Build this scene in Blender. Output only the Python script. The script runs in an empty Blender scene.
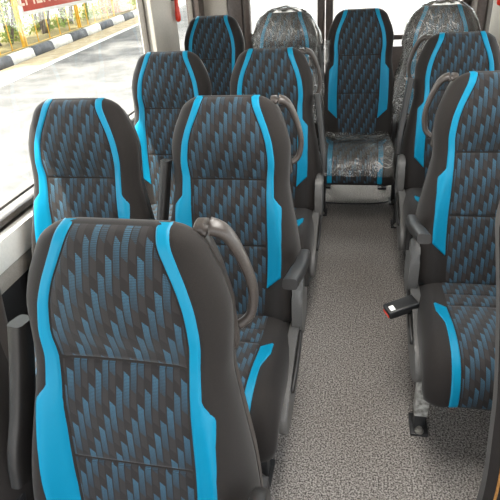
import bpy, bmesh, math, random
from mathutils import Vector, Matrix, noise
random.seed(7)
sc = bpy.context.scene
COL = sc.collection
PI = math.pi

# ------------------------------------------------------------------ helpers
def lerp(a, b, t): return a + (b - a) * t
def sstep(a, b, x):
    t = max(0.0, min(1.0, (x - a) / (b - a))); return t * t * (3 - 2 * t)
def table(pts):
    """monotone-ish cubic interpolation through (x, y) pairs"""
    xs = [p[0] for p in pts]; ys = [p[1] for p in pts]; n = len(xs)
    d = [(ys[i+1]-ys[i])/(xs[i+1]-xs[i]) for i in range(n-1)]
    m = [d[0]] + [0 if d[i-1]*d[i] <= 0 else 2*d[i-1]*d[i]/(d[i-1]+d[i]) for i in range(1, n-1)] + [d[-1]]
    def f(x):
        if x <= xs[0]: return ys[0]
        if x >= xs[-1]: return ys[-1]
        i = 0
        while x > xs[i+1]: i += 1
        h = xs[i+1]-xs[i]; t = (x-xs[i])/h
        return ((1+2*t)*(1-t)**2*ys[i] + t*(1-t)**2*h*m[i] + t*t*(3-2*t)*ys[i+1] + t*t*(t-1)*h*m[i+1])
    return f
def linear(pts):
    def f(x):
        if x <= pts[0][0]: return pts[0][1]
        for (a, b), (c, d) in zip(pts, pts[1:]):
            if x <= c: return b + (d-b)*(x-a)/(c-a)
        return pts[-1][1]
    return f

def mesh_of(bm, m, smooth=True, name='mesh'):
    bmesh.ops.recalc_face_normals(bm, faces=bm.faces)
    me = bpy.data.meshes.new(name); bm.to_mesh(me); bm.free()
    if smooth:
        for p in me.polygons: p.use_smooth = True
    if m: me.materials.append(m)
    return me
def put(name, me, parent=None, **props):
    o = bpy.data.objects.new(name, me); COL.objects.link(o)
    if parent: o.parent = parent
    for k, v in props.items(): o[k] = v
    return o
def empty(name, loc, **props):
    o = bpy.data.objects.new(name, None); COL.objects.link(o); o.location = loc
    o.empty_display_size = .1
    for k, v in props.items(): o[k] = v
    return o
def sharp_smooth(me, ang=40):
    me.polygons.foreach_set('use_smooth', [True]*len(me.polygons))
    try: me.set_sharp_from_angle(angle=math.radians(ang))
    except Exception: pass
    return me

def grid(bm, f, ns, nu, uv=None):
    """f(i/ns, j/nu) -> (Vector, (u,v))"""
    lay = bm.loops.layers.uv.verify()
    rows = []
    for i in range(ns+1):
        r = []
        for j in range(nu+1):
            p, w = f(i/ns, j/nu); r.append((bm.verts.new(p), w))
        rows.append(r)
    for i in range(ns):
        for j in range(nu):
            q = [rows[i][j], rows[i][j+1], rows[i+1][j+1], rows[i+1][j]]
            try: fc = bm.faces.new([a[0] for a in q])
            except ValueError: continue
            for l, a in zip(fc.loops, q): l[lay].uv = a[1]
    return rows
def box(bm, lo, hi, bevel=0.0, seg=2, mat=None):
    vs = [bm.verts.new((x, y, z)) for x in (lo[0], hi[0]) for y in (lo[1], hi[1]) for z in (lo[2], hi[2])]
    fs = [(0,1,3,2),(4,6,7,5),(0,4,5,1),(2,3,7,6),(0,2,6,4),(1,5,7,3)]
    faces = [bm.faces.new([vs[k] for k in f]) for f in fs]
    if mat is not None:
        for v in vs: v.co = mat @ v.co
    if bevel:
        es = list({e for f in faces for e in f.edges})
        bmesh.ops.bevel(bm, geom=es, offset=bevel, segments=seg, profile=.5, affect='EDGES')
def tube(bm, path, rx, ry=None, n=12, up=Vector((1,0,0)), closed=False, power=1.0):
    """sweep an ellipse (superellipse for power<1) along path; rx along 'up', ry across; rx may be list"""
    path = [Vector(p) for p in path]; N = len(path)
    ry = ry if ry is not None else rx
    rings = []
    for i, p in enumerate(path):
        if closed: t = path[(i+1) % N] - path[i-1]
        else: t = path[min(i+1, N-1)] - path[max(i-1, 0)]
        t.normalize()
        a = up - t*up.dot(t)
        if a.length < 1e-4: a = Vector((0,1,0)) - t*t.y
        a.normalize(); b = t.cross(a)
        x = rx[i] if isinstance(rx, (list, tuple)) else rx
        y = ry[i] if isinstance(ry, (list, tuple)) else ry
        r = []
        for k in range(n):
            c, s = math.cos(2*PI*k/n), math.sin(2*PI*k/n)
            c = math.copysign(abs(c)**power, c); s = math.copysign(abs(s)**power, s)
            r.append(bm.verts.new(p + a*c*x + b*s*y))
        rings.append(r)
    for i in range(N if closed else N-1):
        A, B = rings[i], rings[(i+1) % N]
        for k in range(n): bm.faces.new((A[k], A[(k+1)%n], B[(k+1)%n], B[k]))
    if not closed:
        bm.faces.new(rings[0][::-1]); bm.faces.new(rings[-1])
def smooth_path(pts, per=6):
    P = [Vector(p) for p in pts]; out = []
    for i in range(len(P)-1):
        a, b, c, d = P[max(i-1,0)], P[i], P[i+1], P[min(i+2,len(P)-1)]
        for k in range(per):
            t = k/per
            out.append(.5*((2*b)+(c-a)*t+(2*a-5*b+4*c-d)*t*t+(3*b-a-3*c+d)*t**3))
    out.append(P[-1]); return out
def prism(bm, outline, x0, x1, bevel=0, seg=3):
    """outline of (y, z) pairs, extruded along x"""
    A = [bm.verts.new((x0, y, z)) for y, z in outline]; B = [bm.verts.new((x1, y, z)) for y, z in outline]
    n = len(A); fs = [bm.faces.new(A), bm.faces.new(B[::-1])]
    for i in range(n): fs.append(bm.faces.new((A[i], B[i], B[(i+1)%n], A[(i+1)%n])))
    if bevel:
        es = list(fs[0].edges) + list(fs[1].edges)
        bmesh.ops.bevel(bm, geom=es, offset=bevel, segments=seg, profile=.5, affect='EDGES')
def cyl(bm, c, r, h, n=16, axis='Z'):
    M = Matrix.Translation(c)
    if axis == 'X': M = M @ Matrix.Rotation(PI/2, 4, 'Y')
    if axis == 'Y': M = M @ Matrix.Rotation(PI/2, 4, 'X')
    bmesh.ops.create_cone(bm, cap_ends=True, segments=n, radius1=r, radius2=r, depth=h, matrix=M)

# ------------------------------------------------------------------ materials
def srgb(r, g, b):
    f = lambda c: (c/255/12.92) if c/255 <= .04045 else ((c/255+.055)/1.055)**2.4
    return (f(r), f(g), f(b), 1)
class NT:
    def __init__(s, name):
        s.m = bpy.data.materials.new(name); s.m.use_nodes = True
        s.t = s.m.node_tree; s.N = s.t.nodes; s.L = s.t.links
        s.N.clear(); s.out = s.N.new('ShaderNodeOutputMaterial')
    def n(s, typ, **kw):
        x = s.N.new('ShaderNode'+typ)
        for k, v in kw.items():
            if k.startswith('i_'): x.inputs[k[2:].replace('_', ' ')].default_value = v
            else: setattr(x, k, v)
        return x
    def link(s, a, b): s.L.new(a, b)
    def math(s, op, a, b=None, c=None):
        x = s.N.new('ShaderNodeMath'); x.operation = op
        for i, v in enumerate((a, b, c)):
            if v is None: continue
            if isinstance(v, (int, float)): x.inputs[i].default_value = v
            else: s.L.new(v, x.inputs[i])
        return x.outputs[0]
    def mix(s, fac, a, b):
        x = s.N.new('ShaderNodeMix'); x.data_type = 'RGBA'
        for sock, v in ((x.inputs[0], fac), (x.inputs[6], a), (x.inputs[7], b)):
            if isinstance(v, (int, float)): sock.default_value = v
            elif isinstance(v, tuple): sock.default_value = v
            else: s.L.new(v, sock)
        return x.outputs[2]
    def principled(s, col, rough=.5, sheen=0, spec=.5, metal=0, bump=None, bstr=.3, bdist=.002, sheentint=None):
        p = s.N.new('ShaderNodeBsdfPrincipled')
        if isinstance(col, tuple): p.inputs['Base Color'].default_value = col
        else: s.L.new(col, p.inputs['Base Color'])
        if isinstance(rough, (int, float)): p.inputs['Roughness'].default_value = rough
        else: s.L.new(rough, p.inputs['Roughness'])
        p.inputs['Metallic'].default_value = metal
        p.inputs['Specular IOR Level'].default_value = spec
        p.inputs['Sheen Weight'].default_value = sheen
        p.inputs['Sheen Roughness'].default_value = .45
        if bump is not None:
            b = s.n('Bump', i_Strength=bstr, i_Distance=bdist); s.L.new(bump, b.inputs['Height']); s.L.new(b.outputs[0], p.inputs['Normal'])
        s.L.new(p.outputs[0], s.out.inputs[0]); return p
def noise_mat(name, c1, c2, scale=60, rough=.5, spec=.5, sheen=0, bstr=.15, bdist=.001, metal=0, detail=3):
    t = NT(name); tc = t.n('TexCoord'); nz = t.n('TexNoise', i_Scale=scale, i_Detail=detail)
    t.link(tc.outputs['Object'], nz.inputs['Vector'])
    r = t.n('ValToRGB'); r.color_ramp.elements[0].position = .35; r.color_ramp.elements[1].position = .65
    r.color_ramp.elements[0].color = c1; r.color_ramp.elements[1].color = c2
    t.link(nz.outputs['Fac'], r.inputs[0])
    t.principled(r.outputs[0], rough, sheen, spec, metal, nz.outputs['Fac'], bstr, bdist)
    return t.m

def pattern_fabric():
    """charcoal cloth woven with staircases of slant-topped blue dotted bars; uv in metres"""
    t = NT('patterned_cloth'); uv = t.n('UVMap'); sp = t.n('SeparateXYZ'); t.link(uv.outputs[0], sp.inputs[0])
    u, v = sp.outputs[0], sp.outputs[1]          # v grows downwards
    p = .0128; rise = .0265; period = .106
    uu = t.math('DIVIDE', t.math('ADD', u, 10.0), p)
    c = t.math('FLOOR', uu); fr = t.math('FRACT', uu)
    # step up to the right
    vv = t.math('ADD', t.math('ADD', v, t.math('MULTIPLY', c, rise)), t.math('MULTIPLY', fr, -.011))
    q = t.math('FRACT', t.math('DIVIDE', t.math('ADD', vv, 40.0), period))
    inbar = t.math('LESS_THAN', q, .52)
    fade = t.math('SUBTRACT', 1.0, t.math('MULTIPLY', q, 1.35))
    # alternate columns are brighter / duller
    alt = t.math('ADD', .74, t.math('MULTIPLY', t.math('GREATER_THAN', t.math('FRACT', t.math('MULTIPLY', c, .5)), .25), .2))
    colm = t.math('MULTIPLY', t.math('LESS_THAN', fr, .88), t.math('GREATER_THAN', fr, .06))
    du = t.math('FRACT', t.math('DIVIDE', u, .0019)); dv = t.math('FRACT', t.math('DIVIDE', v, .0024))
    dots = t.math('MULTIPLY', t.math('LESS_THAN', du, .68), t.math('LESS_THAN', dv, .68))
    dots = t.math('ADD', .15, t.math('MULTIPLY', dots, .55))
    blue = t.math('MULTIPLY', t.math('MULTIPLY', inbar, colm), t.math('MULTIPLY', t.math('MULTIPLY', fade, alt), dots))
    # companion dull bars below the blue ones
    grey = t.math('MULTIPLY', t.math('MULTIPLY', t.math('GREATER_THAN', q, .52), t.math('LESS_THAN', q, .8)), t.math('MULTIPLY', colm, .55))
    base = t.mix(grey, srgb(32, 28, 27), srgb(47, 44, 44))
    col = t.mix(blue, base, srgb(62, 116, 144))
    tc = t.n('TexCoord'); nz = t.n('TexNoise', i_Scale=900.0, i_Detail=1.0); t.link(tc.outputs['Object'], nz.inputs['Vector'])
    t.principled(col, .8, .18, .25, 0, nz.outputs['Fac'], .35, .0006)
    return t.m
def blue_mat():
    t = NT('blue_leatherette'); tc = t.n('TexCoord'); nz = t.n('TexNoise', i_Scale=420.0, i_Detail=2.0)
    t.link(tc.outputs['Object'], nz.inputs['Vector'])
    t.principled(srgb(2, 121, 155), .46, .0, .22, 0, nz.outputs['Fac'], .12, .0006); return t.m
M = {}
M['cloth'] = pattern_fabric()
M['blue'] = blue_mat()
M['bolster'] = noise_mat('charcoal_knit', srgb(28, 24, 22), srgb(34, 30, 28), 700, .8, .25, .10, .3, .0006)
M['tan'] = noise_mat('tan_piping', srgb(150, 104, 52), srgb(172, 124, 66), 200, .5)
M['shell'] = noise_mat('grey_brown_plastic', srgb(58, 52, 49), srgb(66, 60, 56), 300, .38, .5)
M['plastic'] = noise_mat('dark_grey_plastic', srgb(33, 31, 30), srgb(40, 38, 37), 500, .42, .5)
M['cover'] = noise_mat('mid_grey_plastic', srgb(86, 85, 83), srgb(95, 93, 91), 400, .45, .5)
M['black'] = noise_mat('black_plastic', srgb(24, 24, 25), srgb(32, 32, 33), 300, .4)
M['metal'] = noise_mat('black_painted_steel', srgb(38, 38, 39), srgb(50, 50, 51), 90, .45, .5)
M['bolt'] = noise_mat('zinc_bolt', srgb(190, 188, 182), srgb(150, 148, 142), 60, .35, .5, metal=.8)
M['foil'] = noise_mat('crinkled_silver_label', srgb(205, 205, 200), srgb(120, 118, 112), 60, .35, .6, metal=.3, bstr=.8, bdist=.004)
M['redbtn'] = noise_mat('red_plastic', srgb(206, 40, 22), srgb(222, 56, 30), 80, .35)
M['white'] = noise_mat('white_plastic', srgb(232, 232, 228), srgb(240, 240, 238), 90, .45)
M['beige'] = noise_mat('beige_pillar_trim', srgb(176, 168, 158), srgb(184, 176, 166), 120, .5)
M['ledge'] = noise_mat('pale_wall_trim', srgb(226, 223, 217), srgb(232, 229, 223), 120, .5)
M['greytrim'] = noise_mat('grey_wall_trim', srgb(140, 134, 127), srgb(150, 144, 137), 200, .6)
M['rubber'] = noise_mat('black_rubber', srgb(84, 78, 72), srgb(92, 86, 80), 200, .55)
M['brownframe'] = noise_mat('dark_brown_frame', srgb(66, 56, 52), srgb(76, 65, 60), 80, .45)
M['ceil'] = noise_mat('pale_ceiling_cloth', srgb(205, 202, 196), srgb(214, 211, 206), 200, .8)

def floor_mat():
    t = NT('speckled_grey_vinyl'); tc = t.n('TexCoord')
    v = t.n('TexVoronoi', i_Scale=240.0); t.link(tc.outputs['Object'], v.inputs['Vector'])
    n1 = t.n('TexNoise', i_Scale=190.0, i_Detail=2.0); t.link(tc.outputs['Object'], n1.inputs['Vector'])
    n2 = t.n('TexNoise', i_Scale=3.0, i_Detail=3.0); t.link(tc.outputs['Object'], n2.inputs['Vector'])
    r = t.n('ValToRGB'); e = r.color_ramp.elements; e[0].position = .36; e[0].color = srgb(56, 53, 51); e[1].position = .60; e[1].color = srgb(178, 173, 168)
    e2 = e.new(.48); e2.color = srgb(131, 126, 122)
    t.link(n1.outputs['Fac'], r.inputs[0])
    sp = t.mix(t.math('LESS_THAN', v.outputs['Distance'], .28), r.outputs[0], srgb(74, 70, 68))
    d = t.mix(t.math('MULTIPLY', n2.outputs['Fac'], .35), sp, srgb(110, 103, 97))
    t.principled(d, .75, 0, .25, 0, n1.outputs['Fac'], .6, .003); return t.m
def glass_mat():
    t = NT('window_glass'); tr = t.n('BsdfTransparent'); tr.inputs[0].default_value = (.93, .95, .94, 1)
    gl = t.n('BsdfGlossy', i_Roughness=.02); fr = t.n('Fresnel', i_IOR=1.45)
    nz = t.n('TexNoise', i_Scale=3.0); tc = t.n('TexCoord'); t.link(tc.outputs['Object'], nz.inputs['Vector'])
    mx = t.n('MixShader'); t.link(t.math('MULTIPLY', fr.outputs[0], t.math('ADD', .10, t.math('MULTIPLY', nz.outputs['Fac'], .04))), mx.inputs[0])
    t.link(tr.outputs[0], mx.inputs[1]); t.link(gl.outputs[0], mx.inputs[2]); t.link(mx.outputs[0], t.out.inputs[0]); return t.m
def film_mat():
    t = NT('clear_plastic_film'); tc = t.n('TexCoord')
    nz = t.n('TexNoise', i_Scale=14.0, i_Detail=5.0, i_Distortion=1.2); t.link(tc.outputs['Object'], nz.inputs['Vector'])
    n2 = t.n('TexNoise', i_Scale=26.0, i_Detail=3.0, i_Distortion=2.0); t.link(tc.outputs['Object'], n2.inputs['Vector'])
    ridge = t.math('SUBTRACT', 1.0, t.math('MINIMUM', 1.0, t.math('DIVIDE', t.math('ABSOLUTE', t.math('SUBTRACT', nz.outputs['Fac'], .5)), .022)))
    ridge2 = t.math('SUBTRACT', 1.0, t.math('MINIMUM', 1.0, t.math('DIVIDE', t.math('ABSOLUTE', t.math('SUBTRACT', n2.outputs['Fac'], .52)), .03)))
    n3 = t.n('TexNoise', i_Scale=5.0, i_Detail=2.0); t.link(tc.outputs['Object'], n3.inputs['Vector'])
    msk = t.n('MapRange'); msk.inputs[1].default_value = .42; msk.inputs[2].default_value = .66; t.link(n3.outputs['Fac'], msk.inputs[0])
    cover = t.math('ADD', .06, t.math('MULTIPLY', t.math('ADD', t.math('ADD', t.math('MULTIPLY', ridge, .42), t.math('MULTIPLY', ridge2, .16)), .10), msk.outputs[0]))  # whiter streaks are glints on the folds, painted into the film
    tr = t.n('BsdfTransparent'); tr.inputs[0].default_value = (.96, .96, .95, 1)
    p = t.n('BsdfPrincipled'); p.inputs['Base Color'].default_value = (.72, .71, .68, 1); p.inputs['Roughness'].default_value = .3
    p.inputs['Specular IOR Level'].default_value = .8
    b = t.n('Bump', i_Strength=.6, i_Distance=.012); t.link(t.math('ADD', nz.outputs['Fac'], t.math('MULTIPLY', n2.outputs['Fac'], .25)), b.inputs['Height'])
    t.link(b.outputs[0], p.inputs['Normal'])
    gl = t.n('BsdfGlossy', i_Roughness=.12); t.link(b.outputs[0], gl.inputs['Normal'])
    m1 = t.n('MixShader'); t.link(cover, m1.inputs[0]); t.link(tr.outputs[0], m1.inputs[1]); t.link(p.outputs[0], m1.inputs[2])
    fr = t.n('Fresnel', i_IOR=1.38); t.link(b.outputs[0], fr.inputs['Normal'])
    m2 = t.n('MixShader'); t.link(fr.outputs[0], m2.inputs[0]); t.link(m1.outputs[0], m2.inputs[1]); t.link(gl.outputs[0], m2.inputs[2])
    t.link(m2.outputs[0], t.out.inputs[0]); return t.m
M['floor'] = floor_mat(); M['glass'] = glass_mat(); M['film'] = film_mat()

# ------------------------------------------------------------------ the bus seat
REC = math.radians(12.0)
ZTOP = 1.04
D = Vector((0, -math.sin(REC), -math.cos(REC)))      # down the backrest
NRM = Vector((0, -math.cos(REC), math.sin(REC)))     # out of the backrest, to the sitter
LEN = .70
hw_t = table([(0,.086),(.008,.110),(.028,.136),(.06,.153),(.10,.170),(.15,.180),(.20,.178),(.25,.176),(.30,.183),(.37,.196),(.45,.210),(.55,.219),(.63,.218),(.70,.210)])
def hw_back(s):
    w = hw_t(s)
    if s > .655: w -= .03*(1-math.sqrt(max(0, 1-((s-.655)/.0451)**2)))
    return w
inner_b = table([(0,.068),(.03,.076),(.06,.088),(.10,.104),(.14,.114),(.19,.1185),(.235,.1145),(.3,.1135),(.44,.1145),(.56,.112),(.70,.104)])
stripe_w = linear([(0,.024),(.1,.021),(.2,.022),(.285,.026),(.312,.050),(.525,.051),(.577,.0015)])
bol_t = table([(0,.0),(.05,.001),(.12,.005),(.25,.018),(.36,.034),(.5,.046),(.64,.044),(.70,.03)])
thick_t = table([(0,.075),(.1,.085),(.3,.105),(.62,.125),(.70,.115)])
bulge = table([(0,-.003),(.05,.010),(.11,.017),(.17,.010),(.238,-.010),(.33,.003),(.44,.001),(.6,0),(.70,0)])
class Pad:
    """a closed pad: a front surface with side bolsters, rounded sides, and a back"""
    def __init__(s, path, hw, bol, thick, bul, length, r0, r1, e0=.035, e1=.04, flat=.50, mid=.45):
        s.path, s.hw, s.bol, s.thick, s.bul, s.length, s.r0, s.r1, s.e0, s.e1, s.flat, s.mid = path, hw, bol, thick, bul, length, r0, r1, e0, e1, flat, mid
    def end(s, q):
        f = 0
        if q < s.e0: f = 1-math.sqrt(max(0, 1-((s.e0-q)/s.e0)**2))
        if q > s.length-s.e1: f = 1-math.sqrt(max(0, 1-((q-s.length+s.e1)/s.e1)**2))
        return f
    def depth(s, q, t, front):
        t = min(1, abs(t)); e = max(0, (t-.74)/.26); k = 1-math.sqrt(max(0, 1-e*e))
        th = s.thick(q); m = -th*s.mid
        fu = s.bul(q)*(1-t*t) + s.bol(q)*sstep(s.flat, .86, t)
        if front: v = lerp(fu, m, k)
        else: v = lerp(-th, m, k)
        return lerp(v, m, s.end(q))
    def at(s, q, u, off=0.0, front=True):
        w = s.hw(q); t = u/w if w > 1e-6 else 0
        P, n = s.path(q)
        return P + Vector((u, 0, 0)) + n*(s.depth(q, t, front) + off)
    def shell(s, m, ns=56, nu=40):
        bm = bmesh.new()
        def qq(i): # denser at the ends
            return s.length*(.5-.5*math.cos(PI*i)) if True else 0
        def tt(j):
            x = 2*j-1; return math.copysign(1-(1-abs(x))**1.5, x)
        for fr in (True, False):
            def f(i, j):
                q = qq(i); t = tt(j); u = t*s.hw(q)
                return s.at(q, u, 0, fr), (u, q)
            grid(bm, f, ns, nu)
        bmesh.ops.remove_doubles(bm, verts=bm.verts, dist=.0004)
        return mesh_of(bm, m)
    def patch(s, m, q0, q1, lo, hi, ns=40, nu=16, raise_=.0035, puff=0.0, edge=.006):
        bm = bmesh.new()
        def f(i, j):
            q = lerp(q0, q1, i); a, b = lo(q), hi(q); u = lerp(a, b, j)
            d = min(abs(u-a), abs(b-u), q-q0 + (.006 if q0 <= 0 else 0), q1-q)
            off = -.0015 + (raise_+.0015)*math.sqrt(max(0, min(1, d/edge)))
            off += puff*math.sin(PI*i)*math.sin(PI*j)
            return s.at(q, u, off), (u, q)
        grid(bm, f, ns, nu)
        return mesh_of(bm, m)
def back_path(q): return Vector((0, 0, ZTOP)) + D*q, NRM
BACK = Pad(back_path, hw_back, bol_t, thick_t, bulge, LEN, .04, .05)

_cp = smooth_path([(0,-.085,.385),(0,-.16,.380),(0,-.28,.388),(0,-.40,.404),(0,-.48,.407),(0,-.540,.390),(0,-.575,.350),(0,-.588,.300),(0,-.582,.250)], 8)
_cl = [0]
for a, b in zip(_cp, _cp[1:]): _cl.append(_cl[-1] + (b-a).length)
CLEN = _cl[-1]
def cush_path(q):
    q = max(0, min(CLEN, q)); i = 0
    while i < len(_cl)-2 and q > _cl[i+1]: i += 1
    t = (q-_cl[i])/(_cl[i+1]-_cl[i]); P = _cp[i].lerp(_cp[i+1], t)
    a = _cp[i+1]-_cp[max(i-1, 0)]; b = _cp[min(i+2, len(_cp)-1)]-_cp[i]
    d = (a.normalized().lerp(b.normalized(), t)).normalized()
    n = Vector((0, d.z, -d.y)); 
    return P, n
hw_c = table([(0,.188),(.05,.200),(.2,.208),(.45,.211),(.56,.208),(CLEN,.198)])
CUSH = Pad(cush_path, hw_c, table([(0,.006),(.1,.018),(.3,.026),(.42,.024),(.52,.012),(CLEN,.006)]),
           table([(0,.09),(.35,.10),(.45,.085),(.5,.07),(CLEN,.06)]), lambda q: .008*math.sin(PI*min(1, q/CLEN)), CLEN, .03, .03, .03, .03, .5, .5)
inner_c = linear([(0,.118),(.2,.120),(.3,.116),(CLEN,.112)])
cstripe_lo = inner_c
cstripe_hi = linear([(0,.162),(.275,.163),(.325,.142),(CLEN,.139)])

CACHE = {}
def cached(key, fn):
    if key not in CACHE: CACHE[key] = fn()
    return CACHE[key]

def armrest_mesh(sg, up):
    """swept arm rest with a hooked root; sg = side it is on"""
    bm = bmesh.new(); x = sg*.232
    if up:
        path = smooth_path([(x, -.10, .54), (x*.99, -.088, .60), (x*.945, -.060, .68), (x*.89, -.034, .78), (x*.845, -.020, .855)], 6)
        n = len(path)
        tube(bm, path, [lerp(.013, .0135, i/n) for i in range(n)], [lerp(.034, .022, i/n) for i in range(n)], 20, power=.5)
    else:
        path = smooth_path([(x, -.09, .49), (x, -.095, .55), (x, -.120, .60), (x*1.01, -.165, .622), (x*1.015, -.25, .646), (x*1.005, -.33, .674), (x*.985, -.415, .698)], 7)
        n = len(path)
        tube(bm, path, [lerp(.011, .0185, min(1, i/n*1.3)) for i in range(n)], [lerp(.024, .0135, min(1, i/n*1.1)) for i in range(n)], 20, power=.5)
    me = mesh_of(bm, M['plastic']); return sharp_smooth(me, 50)
def handle_mesh(sg):
    bm = bmesh.new()
    ring = smooth_path([(sg*.120,.060,1.010),(sg*.146,.060,1.012),(sg*.168,.062,.998),(sg*.187,.064,.958),(sg*.200,.066,.912),(sg*.202,.066,.876),(sg*.195,.062,.842),(sg*.176,.055,.824)], 6)
    n = len(ring)
    tube(bm, ring, [lerp(.012, .0085, min(1, i/n*2)) for i in range(n)], [lerp(.020, .010, min(1, i/n*2.2)) for i in range(n)], 16, power=.75)
    base = smooth_path([(sg*.116,.058,1.012),(sg*.138,.054,.985),(sg*.156,.046,.935),(sg*.168,.038,.87),(sg*.173,.034,.80)], 6)
    tube(bm, base, .006, .018, 14, power=.7)
    return mesh_of(bm, M['shell'])
def back_shell_mesh():
    """plastic tray on the rear of the backrest"""
    bm = bmesh.new()
    def f(i, j):
        q = lerp(.02, .67, i); x = 2*j-1; t = math.copysign(1-(1-abs(x))**1.4, x)
        u = t*(hw_back(q)-.001); P, n = back_path(q)
        th = thick_t(q); e = max(0, (abs(t)-.80)/.20)
        dep = -th-.020 + (.020+th*.40)*(1-math.sqrt(max(0, 1-e*e)))
        en = 0
        if q < .08: en = 1-math.sqrt(max(0, 1-((.08-q)/.0601)**2))
        dep = lerp(dep, -th*.55, en)
        return P + Vector((u, 0, 0)) + n*dep, (u, q)
    grid(bm, f, 40, 30)
    me = mesh_of(bm, M['shell'])
    return me
def side_cover_mesh(sg):
    bm = bmesh.new()
    o = [(-.040,.36),(-.045,.44),(-.070,.505),(-.105,.535),(-.145,.530),(-.175,.495),(-.185,.43),(-.180,.37),(-.150,.335),(-.09,.325)]
    pts = smooth_path([(0, y, z) for y, z in o]+[(0,)+o[0]], 4)[:-1]
    prism(bm, [(p.y, p.z) for p in pts], sg*.198, sg*.229, .012, 3)
    o = [(-.06,.33),(-.12,.372),(-.22,.385),(-.32,.362),(-.41,.335),(-.462,.30),(-.475,.255),(-.45,.222),(-.40,.212),(-.25,.225),(-.10,.255),(-.06,.29)]
    pts = smooth_path([(0, y, z) for y, z in o]+[(0,)+o[0]], 3)[:-1]
    prism(bm, [(p.y, p.z) for p in pts], sg*.190, sg*.219, .009, 3)
    return sharp_smooth(mesh_of(bm, M['cover']), 45)
def lever_mesh(sg):
    bm = bmesh.new()
    tube(bm, smooth_path([(sg*.221,-.17,.36),(sg*.225,-.24,.352),(sg*.225,-.32,.332),(sg*.222,-.38,.312)], 5), .006, [.012]*15+[.008], 12, power=.7)
    return mesh_of(bm, M['plastic'])
def leg_mesh(y, dz, x, foot=.03):
    bm = bmesh.new()
    box(bm, (x-.017, y-.02, .012), (x+.017, y+.02, .285+dz), .004)
    box(bm, (x-.028, y-.045, 0), (x+.028, y+.045, .012), .003)
    return sharp_smooth(mesh_of(bm, M['metal']), 40)
def bolt_mesh(y, x):
    bm = bmesh.new()
    cyl(bm, (x, y-.032, .014), .014, .005, 20); cyl(bm, (x, y-.032, .021), .009, .012, 6)
    return sharp_smooth(mesh_of(bm, M['bolt']), 40)
def pan_mesh():
    bm = bmesh.new()
    box(bm, (-.195, -.50, .275), (.195, -.06, .305), .01); box(bm, (-.19, -.08, .27), (.19, .15, .295), .006)
    box(bm, (-.20, -.47, .25), (.20, -.43, .282), .006); box(bm, (-.20, -.13, .25), (.20, -.09, .282), .006)
    # hinge plates to the backrest
    for s in (-1, 1): box(bm, (s*.206-.006, -.15, .30), (s*.206+.006, -.04, .50), .004)
    return sharp_smooth(mesh_of(bm, M['metal']), 40)
def buckle_mesh(sg):
    bm = bmesh.new()
    Mx = Matrix.Translation((sg*.252, -.270, .368)) @ Matrix.Rotation(-sg*math.radians(22), 4, 'Z') @ Matrix.Rotation(sg*math.radians(12), 4, 'Y') @ Matrix.Diagonal((1.12, 1.3, 1.2, 1))
    box(bm, (-.046, -.021, -.012), (.046, .021, .012), .006, 3, Mx)
    return sharp_smooth(mesh_of(bm, M['black']), 40), Mx
def shifted(me, dz):
    if not dz: return me
    def go():
        c = me.copy(); c.transform(Matrix.Translation((0, 0, dz))); return c
    return cached(('shift', me.name, dz), go)

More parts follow.
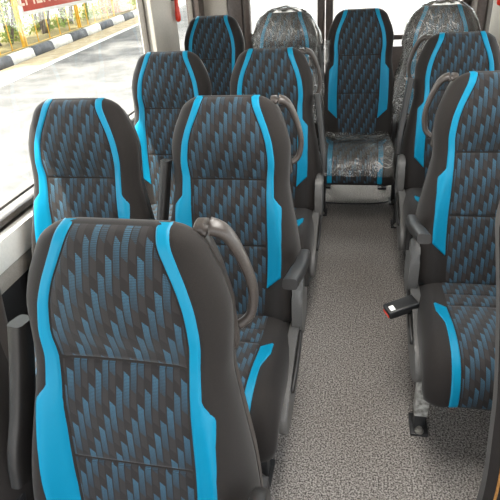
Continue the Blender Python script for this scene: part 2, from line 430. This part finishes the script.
def make_seat(loc, sg, label, group, dz=0, arms=(), stripe='blue', handle=True, cover=True, buckle=False, foil=False, bolts=True, legs=None, leg_x=.178):
    """sg: side (+1/-1) that faces the aisle; arms: list of (side, raised)"""
    root = empty('bus_seat', loc, label=label, category='seat', group=group)
    sh = lambda key, fn: shifted(cached(key, fn), dz)
    b = put('backrest', sh('back', lambda: BACK.shell(M['bolster'])), root)
    b['label'] = 'charcoal padded backrest with thick side bolsters'
    for nm, a, c in (('head_panel', .002, .2365), ('middle_panel', .2375, .4375), ('lower_panel', .4385, .675)):
        put(nm, sh(nm, lambda: BACK.patch(M['cloth'], a, c, lambda q: -inner_b(q), inner_b, 44, 24, .0035, .004)), b)
    for s in (-1, 1):
        lo = (lambda q: inner_b(q)+.0005) if s > 0 else (lambda q: -inner_b(q)-.0005)
        hi = (lambda q: inner_b(q)+stripe_w(q)) if s > 0 else (lambda q: -inner_b(q)-stripe_w(q))
        put('side_stripe', sh(('stripe', s, stripe), lambda: BACK.patch(M[stripe], 0, .577, lo, hi, 110, 8, .0035, 0, .003)), b)
    put('back_shell', sh('bshell', back_shell_mesh), root)
    c = put('cushion', sh('cush', lambda: CUSH.shell(M['bolster'], 50, 36)), root)
    for nm, a, d in (('rear_cushion_panel', .05, .125), ('middle_cushion_panel', .126, .195), ('cushion_panel', .196, CLEN-.02)):
        put(nm, sh(nm, lambda: CUSH.patch(M['cloth'], a, d, lambda q: -inner_c(q), inner_c, 44, 24, .003, .004)), c)
    for s in (-1, 1):
        lo = (lambda q: inner_c(q)+.0005) if s > 0 else (lambda q: -inner_c(q)-.0005)
        hi = (lambda q: cstripe_hi(q)) if s > 0 else (lambda q: -cstripe_hi(q))
        put('cushion_stripe', sh(('cstripe', s, stripe), lambda: CUSH.patch(M[stripe], .215, CLEN-.02, lo, hi, 60, 8, .0035, 0, .003)), c)
    put('seat_pan', sh('pan', pan_mesh), root)
    if cover:
        k = put('recliner_cover', sh(('cover', sg), lambda: side_cover_mesh(sg)), root)
        put('recline_lever', sh(('lever', sg), lambda: lever_mesh(sg)), k)
    if handle: put('grab_handle', sh(('handle', sg), lambda: handle_mesh(sg)), root)
    for s, up in arms: put('armrest', sh(('arm', s, up), lambda: armrest_mesh(s, up)), root)
    for s, y, lx in (legs or [(a, c, leg_x) for a in (-1, 1) for c in (-.42, -.11)]):
        if True:
            l = put('leg', cached(('leg', y, dz, s, lx), lambda: leg_mesh(y, dz, s*lx)), root)
            if bolts: put('bolt', cached(('bolt', y, s, lx), lambda: bolt_mesh(y, s*lx)), l)
            if foil and s == sg and y == -.42:
                def fo():
                    bm = bmesh.new(); box(bm, (s*.178-.021, y-.026, .07), (s*.178+.021, y+.024, .235), .004)
                    return mesh_of(bm, M['foil'], False)
                f = put('foil_label', cached(('foil', s), fo), l); f['label'] = 'crinkled silver paper label round the leg'
    if buckle:
        me, Mx = buckle_mesh(sg)
        k = put('belt_buckle', me, root)
        bm = bmesh.new(); box(bm, (-.002, -.015, -.009), (.003, .015, -.001), .001, 2, Mx @ Matrix.Translation((sg*.046, 0, 0)))
        put('release_button', mesh_of(bm, M['redbtn'], False), k)['label'] = 'red release button'
        bm = bmesh.new(); box(bm, (-.007, -.009, 0), (.007, .009, .0015), 0, 2, Mx @ Matrix.Translation((sg*.030, -.006, .0118)))
        put('buckle_label', mesh_of(bm, M['white'], False), k)['label'] = 'tiny white label'
        bm = bmesh.new()
        tube(bm, smooth_path([(sg*.222,-.262,.376),(sg*.212,-.22,.37),(sg*.203,-.15,.345),(sg*.2,-.12,.33)], 5), .022, .003, 10, power=.6)
        put('buckle_strap', mesh_of(bm, M['black']), k)
    return root

XA, XB, XR = -.365, -.818, .416
DZ = .046
PAIR, SING, REAR = 'seats in pairs along the road-side windows', 'single seats across the aisle', 'seats of the rear row'
seat = {}
seat['A'] = make_seat((-.363, .639, 0), 1, 'blue-striped aisle seat of the front pair, the largest seat in view', PAIR, arms=[(-1, True), (1, False)], leg_x=.135)
seat['A2'] = make_seat((XB, .643, 0), -1, 'window seat of the front pair, only its dark shoulder showing past the raised armrest', PAIR, cover=False, handle=False)
seat['C'] = make_seat((XA, 1.427, 0), 1, 'blue-striped aisle seat of the second pair, lowered armrest on its aisle side', PAIR, arms=[(-1, True), (1, False)], leg_x=.135)
seat['B'] = make_seat((-.836, 1.42, 0), -1, 'blue-striped window seat of the second pair, beside the wide road-side window', PAIR, cover=False, handle=False)
seat['E'] = make_seat((XA, 2.219, 0), 1, 'blue-striped aisle seat of the third pair, raised armrest beside the aisle', PAIR, arms=[(1, True)], leg_x=.135)
seat['D'] = make_seat((-.814, 2.218, 0), -1, 'blue-striped window seat of the third pair, before the beige pillar with the red hammer', PAIR, cover=False, handle=False)
seat['F'] = make_seat((-.841, 3.112, 0), -1, 'uncovered rear row seat in the corner by the dark pillar', REAR, dz=DZ, cover=False, handle=False)
seat['G'] = make_seat((-.42, 3.11, 0), 1, 'rear row seat with its backrest bagged in clear film, beside the corner seat', REAR, dz=DZ, arms=[(1, True)], cover=False, handle=False)
seat['H'] = make_seat((-.003, 3.108, 0), 1, 'rear row seat facing down the aisle, cushion wrapped in clear film, backrest bare', REAR, dz=DZ, cover=False, handle=False, legs=[(-1, -.29, .178), (-1, .12, .178), (1, .12, .178)])
seat['I'] = make_seat((.415, 3.11, 0), -1, 'rear row seat bagged in clear film behind the single seats', REAR, dz=DZ, cover=False, handle=False)
seat['J'] = make_seat((.422, 2.468, 0), -1, 'single blue-striped seat with a raised armrest, in front of the film-covered rear seat', SING, arms=[(-1, True)], leg_x=.13)
seat['K'] = make_seat((XR, 1.673, 0), -1, 'single blue-striped seat with lowered armrest and a belt buckle over the aisle', SING, arms=[(-1, False)], buckle=True, foil=True, legs=[(-1, -.42, .178), (1, -.42, .13), (-1, -.11, .13), (1, -.11, .13)])
pp = empty('partition_panel', (0, .85, 0), label='dark curved partition panel with a thin gold strip, cut off by the frame edge before the single seats', category='partition')
edge = smooth_path([(.305,0,0),(.319,0,.113),(.325,0,.215),(.323,0,.325),(.313,0,.456),(.304,0,.56),(.288,0,.679),(.270,0,.798),(.252,0,.90),(.242,0,.97),(.255,0,1.03),(.30,0,1.06),(.42,0,1.075)], 5)
bm = bmesh.new()
ol = [(p.x, p.z) for p in edge] + [(.71, 1.08), (.71, 0)]
A = [bm.verts.new((x, -.016, z)) for x, z in ol]; B = [bm.verts.new((x, .016, z)) for x, z in ol]
fs = [bm.faces.new(A), bm.faces.new(B[::-1])] + [bm.faces.new((A[i], B[i], B[(i+1)%len(A)], A[(i+1)%len(A)])) for i in range(len(A))]
bmesh.ops.bevel(bm, geom=list(fs[0].edges)+list(fs[1].edges), offset=.006, segments=3, affect='EDGES')
put('panel', sharp_smooth(mesh_of(bm, M['bolster']), 40), pp)
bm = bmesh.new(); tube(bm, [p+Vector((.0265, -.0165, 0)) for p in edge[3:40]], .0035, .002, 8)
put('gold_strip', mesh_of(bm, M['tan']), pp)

for k, dg in (('A', -.6), ('B', .8), ('C', -.5), ('D', .7), ('E', .6), ('F', -1.5), ('J', -.4)): seat[k].rotation_euler.z = math.radians(dg)
# ------------------------------------------------------------------ clear film over the rear seats
def film_back(amp, seed, flare, q1):
    bm = bmesh.new()
    def f(i, j):
        a = 2*PI*j; q = lerp(-.030, q1, i)
        qq = max(.012, q); w = hw_back(qq)
        th = thick_t(qq)+bol_t(qq)
        ex = .016 + flare*sstep(.1, q1, q)
        cx = math.copysign(abs(math.cos(a))**.7, math.cos(a))*(w+ex); cn = math.sin(a)
        dep = (bol_t(qq)*.9+.030+max(0, bulge(qq))) if cn > 0 else -(th+.03)
        n_ = math.copysign(abs(cn)**.6, cn)
        P, n = back_path(q)
        p = P + Vector((cx, 0, 0)) + n*(-.035 + (abs(dep)+(.035 if cn > 0 else -.035))*n_)
        nv = noise.turbulence_vector(p*9+Vector((seed, 0, 0)), 3, True)*amp
        close = max(0, 1-i/.10)
        if close > 0:
            c = P + n*(-.035); p = c + (p-c)*math.sqrt(max(.0, 1-close*close))
        return p+nv-Vector((0, 0, amp*.4)), (a, q)
    grid(bm, f, 46, 64); bmesh.ops.remove_doubles(bm, verts=bm.verts, dist=.0005)
    return mesh_of(bm, M['film'])
def film_cushion(seed):
    bm = bmesh.new()
    def f(i, j):
        x = 2*j-1; q = lerp(.0, CLEN*.90, i); u = x*(hw_c(q)*1.0)
        p = CUSH.at(q, u*.97, .012+.010*abs(noise.noise(Vector((u*14, q*14, seed)))))
        p += noise.turbulence_vector(p*12, 3, True)*.010
        if abs(x) > .9: p.z -= (abs(x)-.9)*.5
        return p, (u, q)
    grid(bm, f, 60, 60)
    return mesh_of(bm, M['film'])
for nm, s, sd, fl, lab in (('G', 'G', 1.7, .03, 'crumpled clear film bag over the rear seat next to the corner seat'),
                           ('I', 'I', 5.3, .035, 'crumpled clear film bag over the rear seat behind the single seats')):
    o = put('plastic_cover', film_back(.014, sd, fl, .60), None, label=lab, category='plastic cover', group='clear film covers')
    o.location = seat[s].location + Vector((0, 0, DZ))
o = put('plastic_cover', film_cushion(2.2), None, label='crinkled clear film stretched over the bare-backed rear seat\'s cushion', category='plastic cover', group='clear film covers')
o.location = seat['H'].location + Vector((0, 0, DZ))
bm = bmesh.new()
pth = smooth_path([(.232,-.058,.765),(.232,-.045,.80),(.232,-.035,.85),(.232,-.03,.885)], 6)
tube(bm, pth, [.024]*len(pth), [.034]*len(pth), 20, power=.7)
for v in bm.verts: v.co += noise.turbulence_vector(v.co*22, 2, True)*.006
o = put('plastic_cover', mesh_of(bm, M['film']), None, label='short clear film sleeve on top of a raised rear armrest', category='plastic cover', group='clear film covers')
o.location = seat['G'].location + Vector((0, 0, DZ))

# ------------------------------------------------------------------ bus shell
XL, XW, YR, YF, ZC = -1.10, .72, 3.80, -1.4, 1.80
def struct(name, bm, m, smooth=False, ang=None, **p):
    me = mesh_of(bm, m, smooth)
    if ang: sharp_smooth(me, ang)
    return put(name, me, None, kind='structure', **p)
def bx(name, lo, hi, m, bev=0.004):
    bm = bmesh.new(); box(bm, lo, hi, bev); return struct(name, bm, m, ang=40)
bm = bmesh.new(); box(bm, (XL-.06, YF, -.06), (XW+.06, YR+.06, 0)); struct('floor', bm, M['floor'])
bm = bmesh.new(); box(bm, (XL-.10, YF, ZC), (XW+.10, YR+.10, ZC+.05)); struct('ceiling', bm, M['ceil'])
# road-side wall: lower panel, ledge, posts
bx('wall_left', (XL-.06, YF, -.06), (XL, YR+.06, .655), M['ledge'])
bx('trim_1', (XL, YF, .02), (XL+.018, YR, .49), M['black'])
bx('trim_2', (XL, YF, .49), (XL+.022, YR, .555), M['greytrim'], .008)
bx('trim_3', (XL-.05, YF, .555), (XL+.030, 3.66, .655), M['ledge'], .01)
bx('trim_4', (XL-.06, YF, 1.50), (XL+.02, YR+.06, ZC), M['ledge'], .01)
bx('trim_5', (XL-.06, 2.80, .655), (XL+.03, 3.20, 1.50), M['beige'], .02)
bx('trim_6', (XL-.06, 3.66, .655), (XL+.035, YR-.005, 1.50), M['brownframe'], .02)
def window(n, axis, fixed, a0, a1, z0, z1, frame=.03, m=None):
    """rubber-framed pane in the plane axis=fixed"""
    w = empty('window_%d' % n, (0, 0, 0), kind='structure')
    bm = bmesh.new()
    def b(a, c, d, e):
        if axis == 'X': box(bm, (fixed-.018, a, d), (fixed+.012, c, e), .004)
        else: box(bm, (a, fixed-.018, d), (c, fixed+.018, e), .004)
    b(a0, a1, z0, z0+frame); b(a0, a1, z1-frame, z1); b(a0, a0+frame, z0+frame, z1-frame); b(a1-frame, a1, z0+frame, z1-frame)
    put('frame', sharp_smooth(mesh_of(bm, m or M['rubber']), 40), w)
    bm = bmesh.new()
    if axis == 'X': box(bm, (fixed-.006, a0+frame*.5, z0+frame*.5), (fixed-.002, a1-frame*.5, z1-frame*.5))
    else: box(bm, (a0+frame*.5, fixed+.002, z0+frame*.5), (a1-frame*.5, fixed+.006, z1-frame*.5))
    put('glass', mesh_of(bm, M['glass'], False), w)
    return w
window(1, 'X', XL-.02, -.95, 2.80, .662, 1.50, .022)
window(2, 'X', XL-.02, 3.20, 3.66, .662, 1.50, .02)
# second sash rail along the foot of the wide window
bx('trim_7', (XL-.035, YF, .716), (XL-.005, 2.78, .726), M['rubber'], .002)
# far side wall
bx('wall_right', (XW, YF, -.06), (XW+.06, YR+.06, .70), M['ledge'])
bx('trim_8', (XW-.02, YF, .02), (XW, YR, .62), M['greytrim'])
bx('trim_9', (XW-.02, YF, 1.50), (XW+.06, YR+.06, ZC), M['ledge'])
bx('trim_10', (XW-.03, 2.78, .70), (XW+.06, 3.28, 1.50), M['beige'], .02)
bx('trim_11', (XW-.05, 3.60, .70), (XW+.06, YR+.06, 1.50), M['brownframe'], .02)
window(3, 'X', XW+.03, .2, 2.78, .70, 1.50)
window(4, 'X', XW+.03, 3.28, 3.60, .70, 1.50, .02)
# rear wall: two doors with windows
bx('wall_rear', (XL, YR+.05, -.06), (XW, YR+.10, .40), M['greytrim'])
bx('trim_12', (XL, YR-.01, 1.50), (XW, YR+.10, ZC), M['ledge'])
bx('trim_13', (-.905, YR-.02, .0), (-.80, YR+.08, 1.50), M['brownframe'], .02)
bx('trim_15', (XL, YR, .0), (-.905, YR+.07, 1.50), M['beige'], .02)
bx('trim_14', (.67, YR-.02, .0), (XW, YR+.08, 1.50), M['brownframe'], .02)
for n, (a0, a1) in enumerate(((-.80, -.243), (-.237, .67)), 1):
    bm = bmesh.new()
    p = .05
    box(bm, (a0, YR, .02), (a1, YR+.045, .775), .006)
    box(bm, (a0, YR, 1.47), (a1, YR+.045, 1.50), .004)
    box(bm, (a0, YR-.008, .775), (a0+p, YR+.045, 1.47), .012); box(bm, (a1-p, YR-.008, .775), (a1, YR+.045, 1.47), .012)
    if n == 1:
        prism_pts = [(a0+p-.005, .775), (a0+p+.10, .775), (a0+p-.005, .90)]
        A = [bm.verts.new((x, YR, z)) for x, z in prism_pts]; B = [bm.verts.new((x, YR+.04, z)) for x, z in prism_pts]
        bm.faces.new(A); bm.faces.new(B[::-1])
        for i in range(3): bm.faces.new((A[i], A[(i+1)%3], B[(i+1)%3], B[i]))
    d = struct('door_%d' % n, bm, M['brownframe'], ang=40)
    bm = bmesh.new(); box(bm, (a0+.03, YR+.02, .76), (a1-.03, YR+.024, 1.48))
    put('glass', mesh_of(bm, M['glass'], False), d)
    bm = bmesh.new(); box(bm, (a0+p-.01, YR-.02, .818), (a1-p+.01, YR+.002, .850), .006)
    if n == 2: put('rail', sharp_smooth(mesh_of(bm, M['brownframe']), 40), d)
    else: bm.free()

# emergency hammers
def hammer(loc, sgn, label):
    h = empty('emergency_hammer', loc, label=label, category='hammer')
    bm = bmesh.new()
    pts = smooth_path([(0,0,0),(0,0,.03),(0,0,.075),(0,0,.11),(0,0,.15)], 5); n = len(pts)
    rr = table([(0,.003),(.08,.013),(.25,.0165),(.5,.013),(.75,.0105),(1,.012)])
    tube(bm, pts, [rr(i/(n-1)) for i in range(n)], None, 18)
    put('handle', mesh_of(bm, M['redbtn']), h)
    bm = bmesh.new(); tube(bm, [(-.045,0,.158),(-.04,0,.158),(.04,0,.158),(.05,0,.158)], [.004,.012,.012,.004], None, 14, up=Vector((0,1,0)))
    put('head', sharp_smooth(mesh_of(bm, M['bolt']), 40), h)
    bm = bmesh.new(); box(bm, (-.03, -.012*sgn, .125), (.03, -.022*sgn, .185), .004) if False else box(bm, (-.03, min(-.008*sgn, -.03*sgn), .115), (.03, max(-.008*sgn, -.03*sgn), .175), .004)
    put('bracket', sharp_smooth(mesh_of(bm, M['black']), 40), h)
    h.rotation_euler = (0, 0, -PI/2)
    return h
hammer((XL+.05, 3.15, 1.052), 1, 'red emergency hammer on the beige pillar by the road-side windows')
hammer((XW-.05, 3.02, 1.075), -1, 'red emergency hammer on the beige pillar above the single seats')

# sticker on the wide window
st = empty('warning_sticker', (XL-.012, 2.02, 1.312), label='red white-bordered EMERGENCY EXIT sticker on the wide road-side window', category='sticker')
bm = bmesh.new(); box(bm, (-.001, -.31, -.068), (.001, .31, .068)); put('border', mesh_of(bm, M['white'], False), st)
bm = bmesh.new(); box(bm, (-.0005, -.298, -.056), (.002, .298, .056)); put('red_field', mesh_of(bm, noise_mat('red_sticker', srgb(176, 52, 26), srgb(188, 62, 34), 40, .45), False), st)
ink = noise_mat('sticker_ink', srgb(236, 214, 196), srgb(240, 220, 204), 40, .5)
for word, yy in (('EMERGENCY', -.075), ('EXIT', .225)):
    cu = bpy.data.curves.new('lettering', 'FONT'); cu.body = word; cu.size = .088; cu.align_x = 'CENTER'; cu.align_y = 'CENTER'; cu.extrude = .0006
    cu.materials.append(ink)
    _t = bpy.data.objects.new('t', cu); me = bpy.data.meshes.new_from_object(_t); bpy.data.objects.remove(_t)
    o = put('lettering', me, st)
    o.matrix_local = Matrix(((0,0,1,.0026),(1,0,0,yy),(0,1,0,-.012),(0,0,0,1)))

# thin cable across the aisle floor
bm = bmesh.new()
tube(bm, smooth_path([(-.33,2.93,.005),(-.2,2.955,.005),(-.05,2.945,.005),(.1,2.955,.005),(.2,2.985,.006),(.23,3.0,.02)], 8), .004, .004, 8, up=Vector((0,0,1)))
put('cable', mesh_of(bm, M['black']), None, label='thin black cable lying across the aisle under the rear row', category='cable')
# black rail foot under the front pair
bm = bmesh.new(); box(bm, (-.262, .60, 0), (-.205, .945, .05), .006); box(bm, (-.25, .86, .05), (-.215, .925, .062), .003)
put('floor_rail', sharp_smooth(mesh_of(bm, M['metal']), 40), None, label='short black floor rail beside the largest seat in the near corner', category='rail')

# ------------------------------------------------------------------ outside
ZG = -.70
def ground_mat(name, c1, c2, scale, rough=.9, bstr=.4, bdist=.01):
    return noise_mat(name, c1, c2, scale, rough, .2, 0, bstr, bdist, 0, 6)
M['asphalt'] = ground_mat('sun_bleached_asphalt', srgb(84, 82, 80), srgb(106, 103, 100), 2.2)
M['sand'] = ground_mat('sandy_gutter', srgb(150, 134, 106), srgb(172, 156, 128), 3)
M['pale'] = ground_mat('pale_concrete', srgb(196, 194, 188), srgb(214, 212, 206), .6)
M['verge'] = ground_mat('dry_verge_soil', srgb(112, 98, 66), srgb(140, 128, 88), 3)
M['kwhite'] = ground_mat('whitewashed_concrete', srgb(222, 220, 214), srgb(196, 193, 186), 5, .8)
M['kblack'] = ground_mat('black_painted_concrete', srgb(78, 78, 80), srgb(98, 98, 100), 5, .8)
M['yellow'] = noise_mat('yellow_paint', srgb(206, 158, 34), srgb(190, 140, 30), 12, .5)
M['bark'] = noise_mat('grey_brown_bark', srgb(96, 84, 70), srgb(72, 62, 52), 30, .9)
def leaf_mat(name, a, b):
    t = NT(name); oi = t.n('NewGeometry'); tc = t.n('TexCoord'); nz = t.n('TexNoise', i_Scale=6.0); t.link(tc.outputs['Object'], nz.inputs['Vector'])
    c = t.mix(nz.outputs['Fac'], a, b)
    d = t.n('BsdfDiffuse'); tl = t.n('BsdfTranslucent'); t.link(c, d.inputs[0]); t.link(c, tl.inputs[0])
    m = t.n('MixShader', i_Fac=.4); t.link(d.outputs[0], m.inputs[1]); t.link(tl.outputs[0], m.inputs[2]); t.link(m.outputs[0], t.out.inputs[0]); return t.m
M['leaf'] = leaf_mat('grey_green_leaves', srgb(96, 118, 62), srgb(136, 150, 92))
M['leafdry'] = leaf_mat('yellow_green_leaves', srgb(142, 140, 78), srgb(116, 126, 70))
def kx(y): return -8.32 - .085*(y-11.4)          # kerb foot line
def quad_strip(name, off0, off1, z, m, y0=-20, y1=70):
    bm = bmesh.new(); n = 24
    def f(i, j):
        y = lerp(y0, y1, i); return Vector((kx(y)+(off0 if j == 0 else off1), y, z)), (j, y)
    grid(bm, f, n, 1); return struct(name, bm, m)
bm = bmesh.new()
grid(bm, lambda i, j: (Vector((lerp(-70, 60, j), lerp(-30, 110, i), ZG)), (0, 0)), 2, 2); struct('ground', bm, M['pale'])
quad_strip('road', .95, 18, ZG+.012, M['asphalt'])
quad_strip('gutter', 0, .95, ZG+.008, M['sand'])
quad_strip('road_marking', .85, 1.05, ZG+.016, M['kwhite'])
bm = bmesh.new()
grid(bm, lambda i, j: (Vector((kx(lerp(-20, 70, i)) - .18 - j*4.2, lerp(-20, 70, i), -.50 + (.05*math.sin(i*60)*j))), (0, 0)), 60, 3)
struct('verge', bm, M['verge'])
# kerb stones, black and white by turns
ys = [5.2, 6.4, 7.6, 8.85, 10.1, 11.2, 12.05, 13.2, 14.4, 15.7, 16.95, 18.2, 19.5, 20.8]
while ys[-1] < 34: ys.append(ys[-1]+1.28)
ky = ys
ang = math.atan(.085)
ordn = ['third', 'fourth', 'fifth']
for i, (a, b) in enumerate(zip(ys, ys[1:])):
    blk = i % 2 == 1
    L = (b-a)*math.sqrt(1+.085**2)-.015
    bm = bmesh.new()
    pr = [(0, 0), (-.04, .20), (-.07, .235), (-.19, .235), (-.20, 0)]
    A = [bm.verts.new((x, 0, z)) for x, z in pr]; B = [bm.verts.new((x, L, z)) for x, z in pr]
    fs = [bm.faces.new(A), bm.faces.new(B[::-1])]
    for k in range(5): fs.append(bm.faces.new((A[k], B[k], B[(k+1)%5], A[(k+1)%5])))
    bmesh.ops.bevel(bm, geom=list(bm.edges), offset=.018, segments=2, affect='EDGES')
    for v in bm.verts: v.co += noise.noise_vector(v.co*4+Vector((i, 0, 0)))*.008
    c = 'black' if blk else 'white'
    o = put('kerb_stone', mesh_of(bm, M['kblack'] if blk else M['kwhite']), None, category='kerb stone', group='%s kerb stones across the road' % c,
            label='%s painted kerb stone along the far edge of the road' % c)
    o.location = (kx(a), a, ZG); o.rotation_euler = (0, 0, ang)
# yellow fence frames
def fence(y0, y1, label):
    f = empty('fence_panel', (kx(y0)-.50, y0, -.58), label=label, category='fence', group='yellow fence panels beyond the kerb')
    L = (y1-y0)*math.sqrt(1+.085**2); f.rotation_euler = (0, 0, ang)
    for y in (0, L):
        bm = bmesh.new(); box(bm, (-.03, y-.03, -.08), (.03, y+.03, 1.55), .006); put('post', sharp_smooth(mesh_of(bm, M['yellow']), 40), f)
    for z in (.06, 1.45):
        bm = bmesh.new(); box(bm, (-.02, .03, z-.024), (.02, L-.03, z+.024), .006); put('rail', sharp_smooth(mesh_of(bm, M['yellow']), 40), f)
    k = 5
    for q in range(1, k):
        bm = bmesh.new(); box(bm, (-.012, L*q/k-.014, .08), (.012, L*q/k+.014, 1.43), .003); put('bar', sharp_smooth(mesh_of(bm, M['yellow']), 40), f)
fence(10.45, 13.55, 'yellow fence panel cut off by the window frame edge, before the tall panel')
fence(13.7, 17.4, 'yellow fence panel with slim bars below the red sticker')
fence(17.55, 21.0, 'yellow fence panel between the sticker and the brick pier')
# brick pier
t = NT('pink_brick'); tc = t.n('TexCoord'); br = t.n('TexBrick', i_Scale=3.0); br.inputs['Color1'].default_value = srgb(196, 140, 116); br.inputs['Color2'].default_value = srgb(180, 124, 102); br.inputs['Mortar'].default_value = srgb(190, 176, 160)
t.link(tc.outputs['Object'], br.inputs['Vector']); t.principled(br.outputs[0], .85)
bm = bmesh.new(); box(bm, (-.45, -.55, -.02), (.45, .55, .22), .02); box(bm, (-.38, -.48, .22), (.38, .48, 1.9), .01); box(bm, (-.44, -.54, 1.9), (.44, .54, 2.0), .02)
o = put('brick_pier', mesh_of(bm, t.m, False), None, label='pinkish brick pier standing beyond the yellow fence', category='pier'); o.location = (kx(22.5)-1.0, 22.6, -.46)
# trees and bushes
def leaves(bm, c, r, n, size, flat=1.0):
    for _ in range(n):
        v = Vector((random.gauss(0, 1), random.gauss(0, 1), random.gauss(0, 1))); v.normalize(); v *= r*random.random()**.4; v.z *= flat
        p = c+v; a = Vector((random.uniform(-1,1), random.uniform(-1,1), random.uniform(-1,1))).normalized(); b = a.orthogonal().normalized()
        s = size*random.uniform(.6, 1.3)
        q = [p-a*s, p+b*s*.5, p+a*s, p-b*s*.5]
        bm.faces.new([bm.verts.new(x) for x in q])
def tree(x, y, h, r, lab, nst=2, mat='leaf', seed=0):
    random.seed(seed)
    t = empty('tree', (x, y, -.5), label=lab, category='tree', group='slim trees behind the fence')
    bl = bmesh.new()
    for k in range(nst):
        dx, dy = random.uniform(-.25, .25), random.uniform(-.5, .5)
        top = Vector((dx*2.5, dy*2.2, h*.62))
        bm = bmesh.new()
        p = smooth_path([(dx*.4, dy*.4, -.05), (dx, dy, h*.15), (dx*1.3+random.uniform(-.1,.1), dy*1.3, h*.35), top], 5); n = len(p)
        tube(bm, p, [lerp(.05, .02, i/n) for i in range(n)], None, 8)
        for b in range(4):
            i = random.randrange(4, n-1); q = p[i]; e = q+Vector((random.uniform(-.6,.6), random.uniform(-.8,.8), random.uniform(.25,.7)))
            tube(bm, [q, q.lerp(e, .5)+Vector((0,0,-.04)), e], [.018,.013,.006], None, 6)
            leaves(bl, e, .32, 60, .055)
        put('stem', mesh_of(bm, M['bark']), t)
    for k in range(9):
        leaves(bl, Vector((random.uniform(-r, r)+1.3, random.uniform(-r, r), h*random.uniform(.45, .95))), r*.55, 230, .11, .7)
    for k in range(11):
        leaves(bl, Vector((random.uniform(-.5, .5), random.uniform(-.9, .9), random.uniform(.25, 1.7))), .38, 46, .05)
    put('foliage', mesh_of(bl, M[mat], False), t)
rows = [(11.6,-1.5),(13.0,-2.1),(14.1,-1.4),(15.3,-1.9),(16.3,-1.3),(17.4,-2.0),(18.6,-1.4),(19.9,-2.1),(21.3,-1.8),(23.4,-1.5),(25.5,-2.0),(28,-1.6)]
for i, (y, off) in enumerate(rows):
    tree(kx(y)+off, y, random.uniform(5.6, 7.0), 1.5, 'slim grey-green tree among the stems behind the yellow fence', 4 if i % 2 else 3, 'leaf' if i % 3 else 'leafdry', 30+i)
random.seed(5)
for i in range(14):
    y = 11+i*1.15+random.uniform(-.3,.3); x = kx(y)-1.05-random.random()*.9
    bm = bmesh.new()
    for k in range(6): leaves(bm, Vector((random.uniform(-.35,.35), random.uniform(-.55,.55), random.uniform(.04,.22))), .2, 26, .05, .8)
    o = put('bush', mesh_of(bm, M['leafdry'] if i % 2 else M['leaf'], False), None, label='low scrubby bush at the foot of the trees behind the fence', category='bush', group='low bushes behind the fence')
    o.location = (x, y, -.48)

# ------------------------------------------------------------------ light
w = bpy.data.worlds.new('sky'); sc.world = w; w.use_nodes = True
nt = w.node_tree; nt.nodes.clear()
out = nt.nodes.new('ShaderNodeOutputWorld'); bg = nt.nodes.new('ShaderNodeBackground'); sky = nt.nodes.new('ShaderNodeTexSky')
sky.sky_type = 'NISHITA'; sky.sun_disc = False; sky.sun_elevation = math.radians(58); sky.sun_rotation = math.radians(-30); sky.dust_density = 3.0; sky.air_density = 1.2
hs = nt.nodes.new('ShaderNodeHueSaturation'); hs.inputs['Saturation'].default_value = .2
nt.links.new(sky.outputs[0], hs.inputs['Color']); nt.links.new(hs.outputs[0], bg.inputs[0]); bg.inputs[1].default_value = .50; nt.links.new(bg.outputs[0], out.inputs[0])
sl = bpy.data.lights.new('sun', 'SUN'); sl.energy = 7.0; sl.angle = math.radians(1.5); sl.color = (1, .95, .87)
so = bpy.data.objects.new('sun', sl); COL.objects.link(so)
tosun = Vector((-.30, -.42, .86)).normalized(); so.rotation_euler = tosun.to_track_quat('Z', 'Y').to_euler()

def fill_light(y, e):  # added fill light above the aisle to brighten the floor; no fixture
    l = bpy.data.lights.new('aisle_fill', 'AREA'); l.shape = 'RECTANGLE'; l.size = .3; l.size_y = .9; l.energy = e; l.color = (1, .96, .9)
    o = bpy.data.objects.new('aisle_fill', l); COL.objects.link(o); o.location = (.02, y, ZC-.01)
fill_light(1.15, 8)

# ------------------------------------------------------------------ camera
cam = bpy.data.cameras.new('camera'); co = bpy.data.objects.new('camera', cam); COL.objects.link(co)
cam.sensor_fit = 'HORIZONTAL'; cam.sensor_width = 36; cam.lens = 517.15/500*36; cam.clip_start = .02; cam.clip_end = 400
R = ((0.98033959, 0.04231858, -0.19272628), (0.18770191, -0.50119836, 0.84472966), (-0.06084634, -0.86429702, -0.49928787))
m = Matrix([[r[0], -r[1], -r[2]] for r in R]).to_4x4(); m.translation = (0, 0, 1.385); co.matrix_world = m
sc.camera = co
sc.view_settings.view_transform = 'Standard'; sc.view_settings.look = 'None'; sc.view_settings.gamma = 1; sc.view_settings.use_curve_mapping = False
sc.view_settings.exposure = 1.38
sc.cycles.use_denoising = True
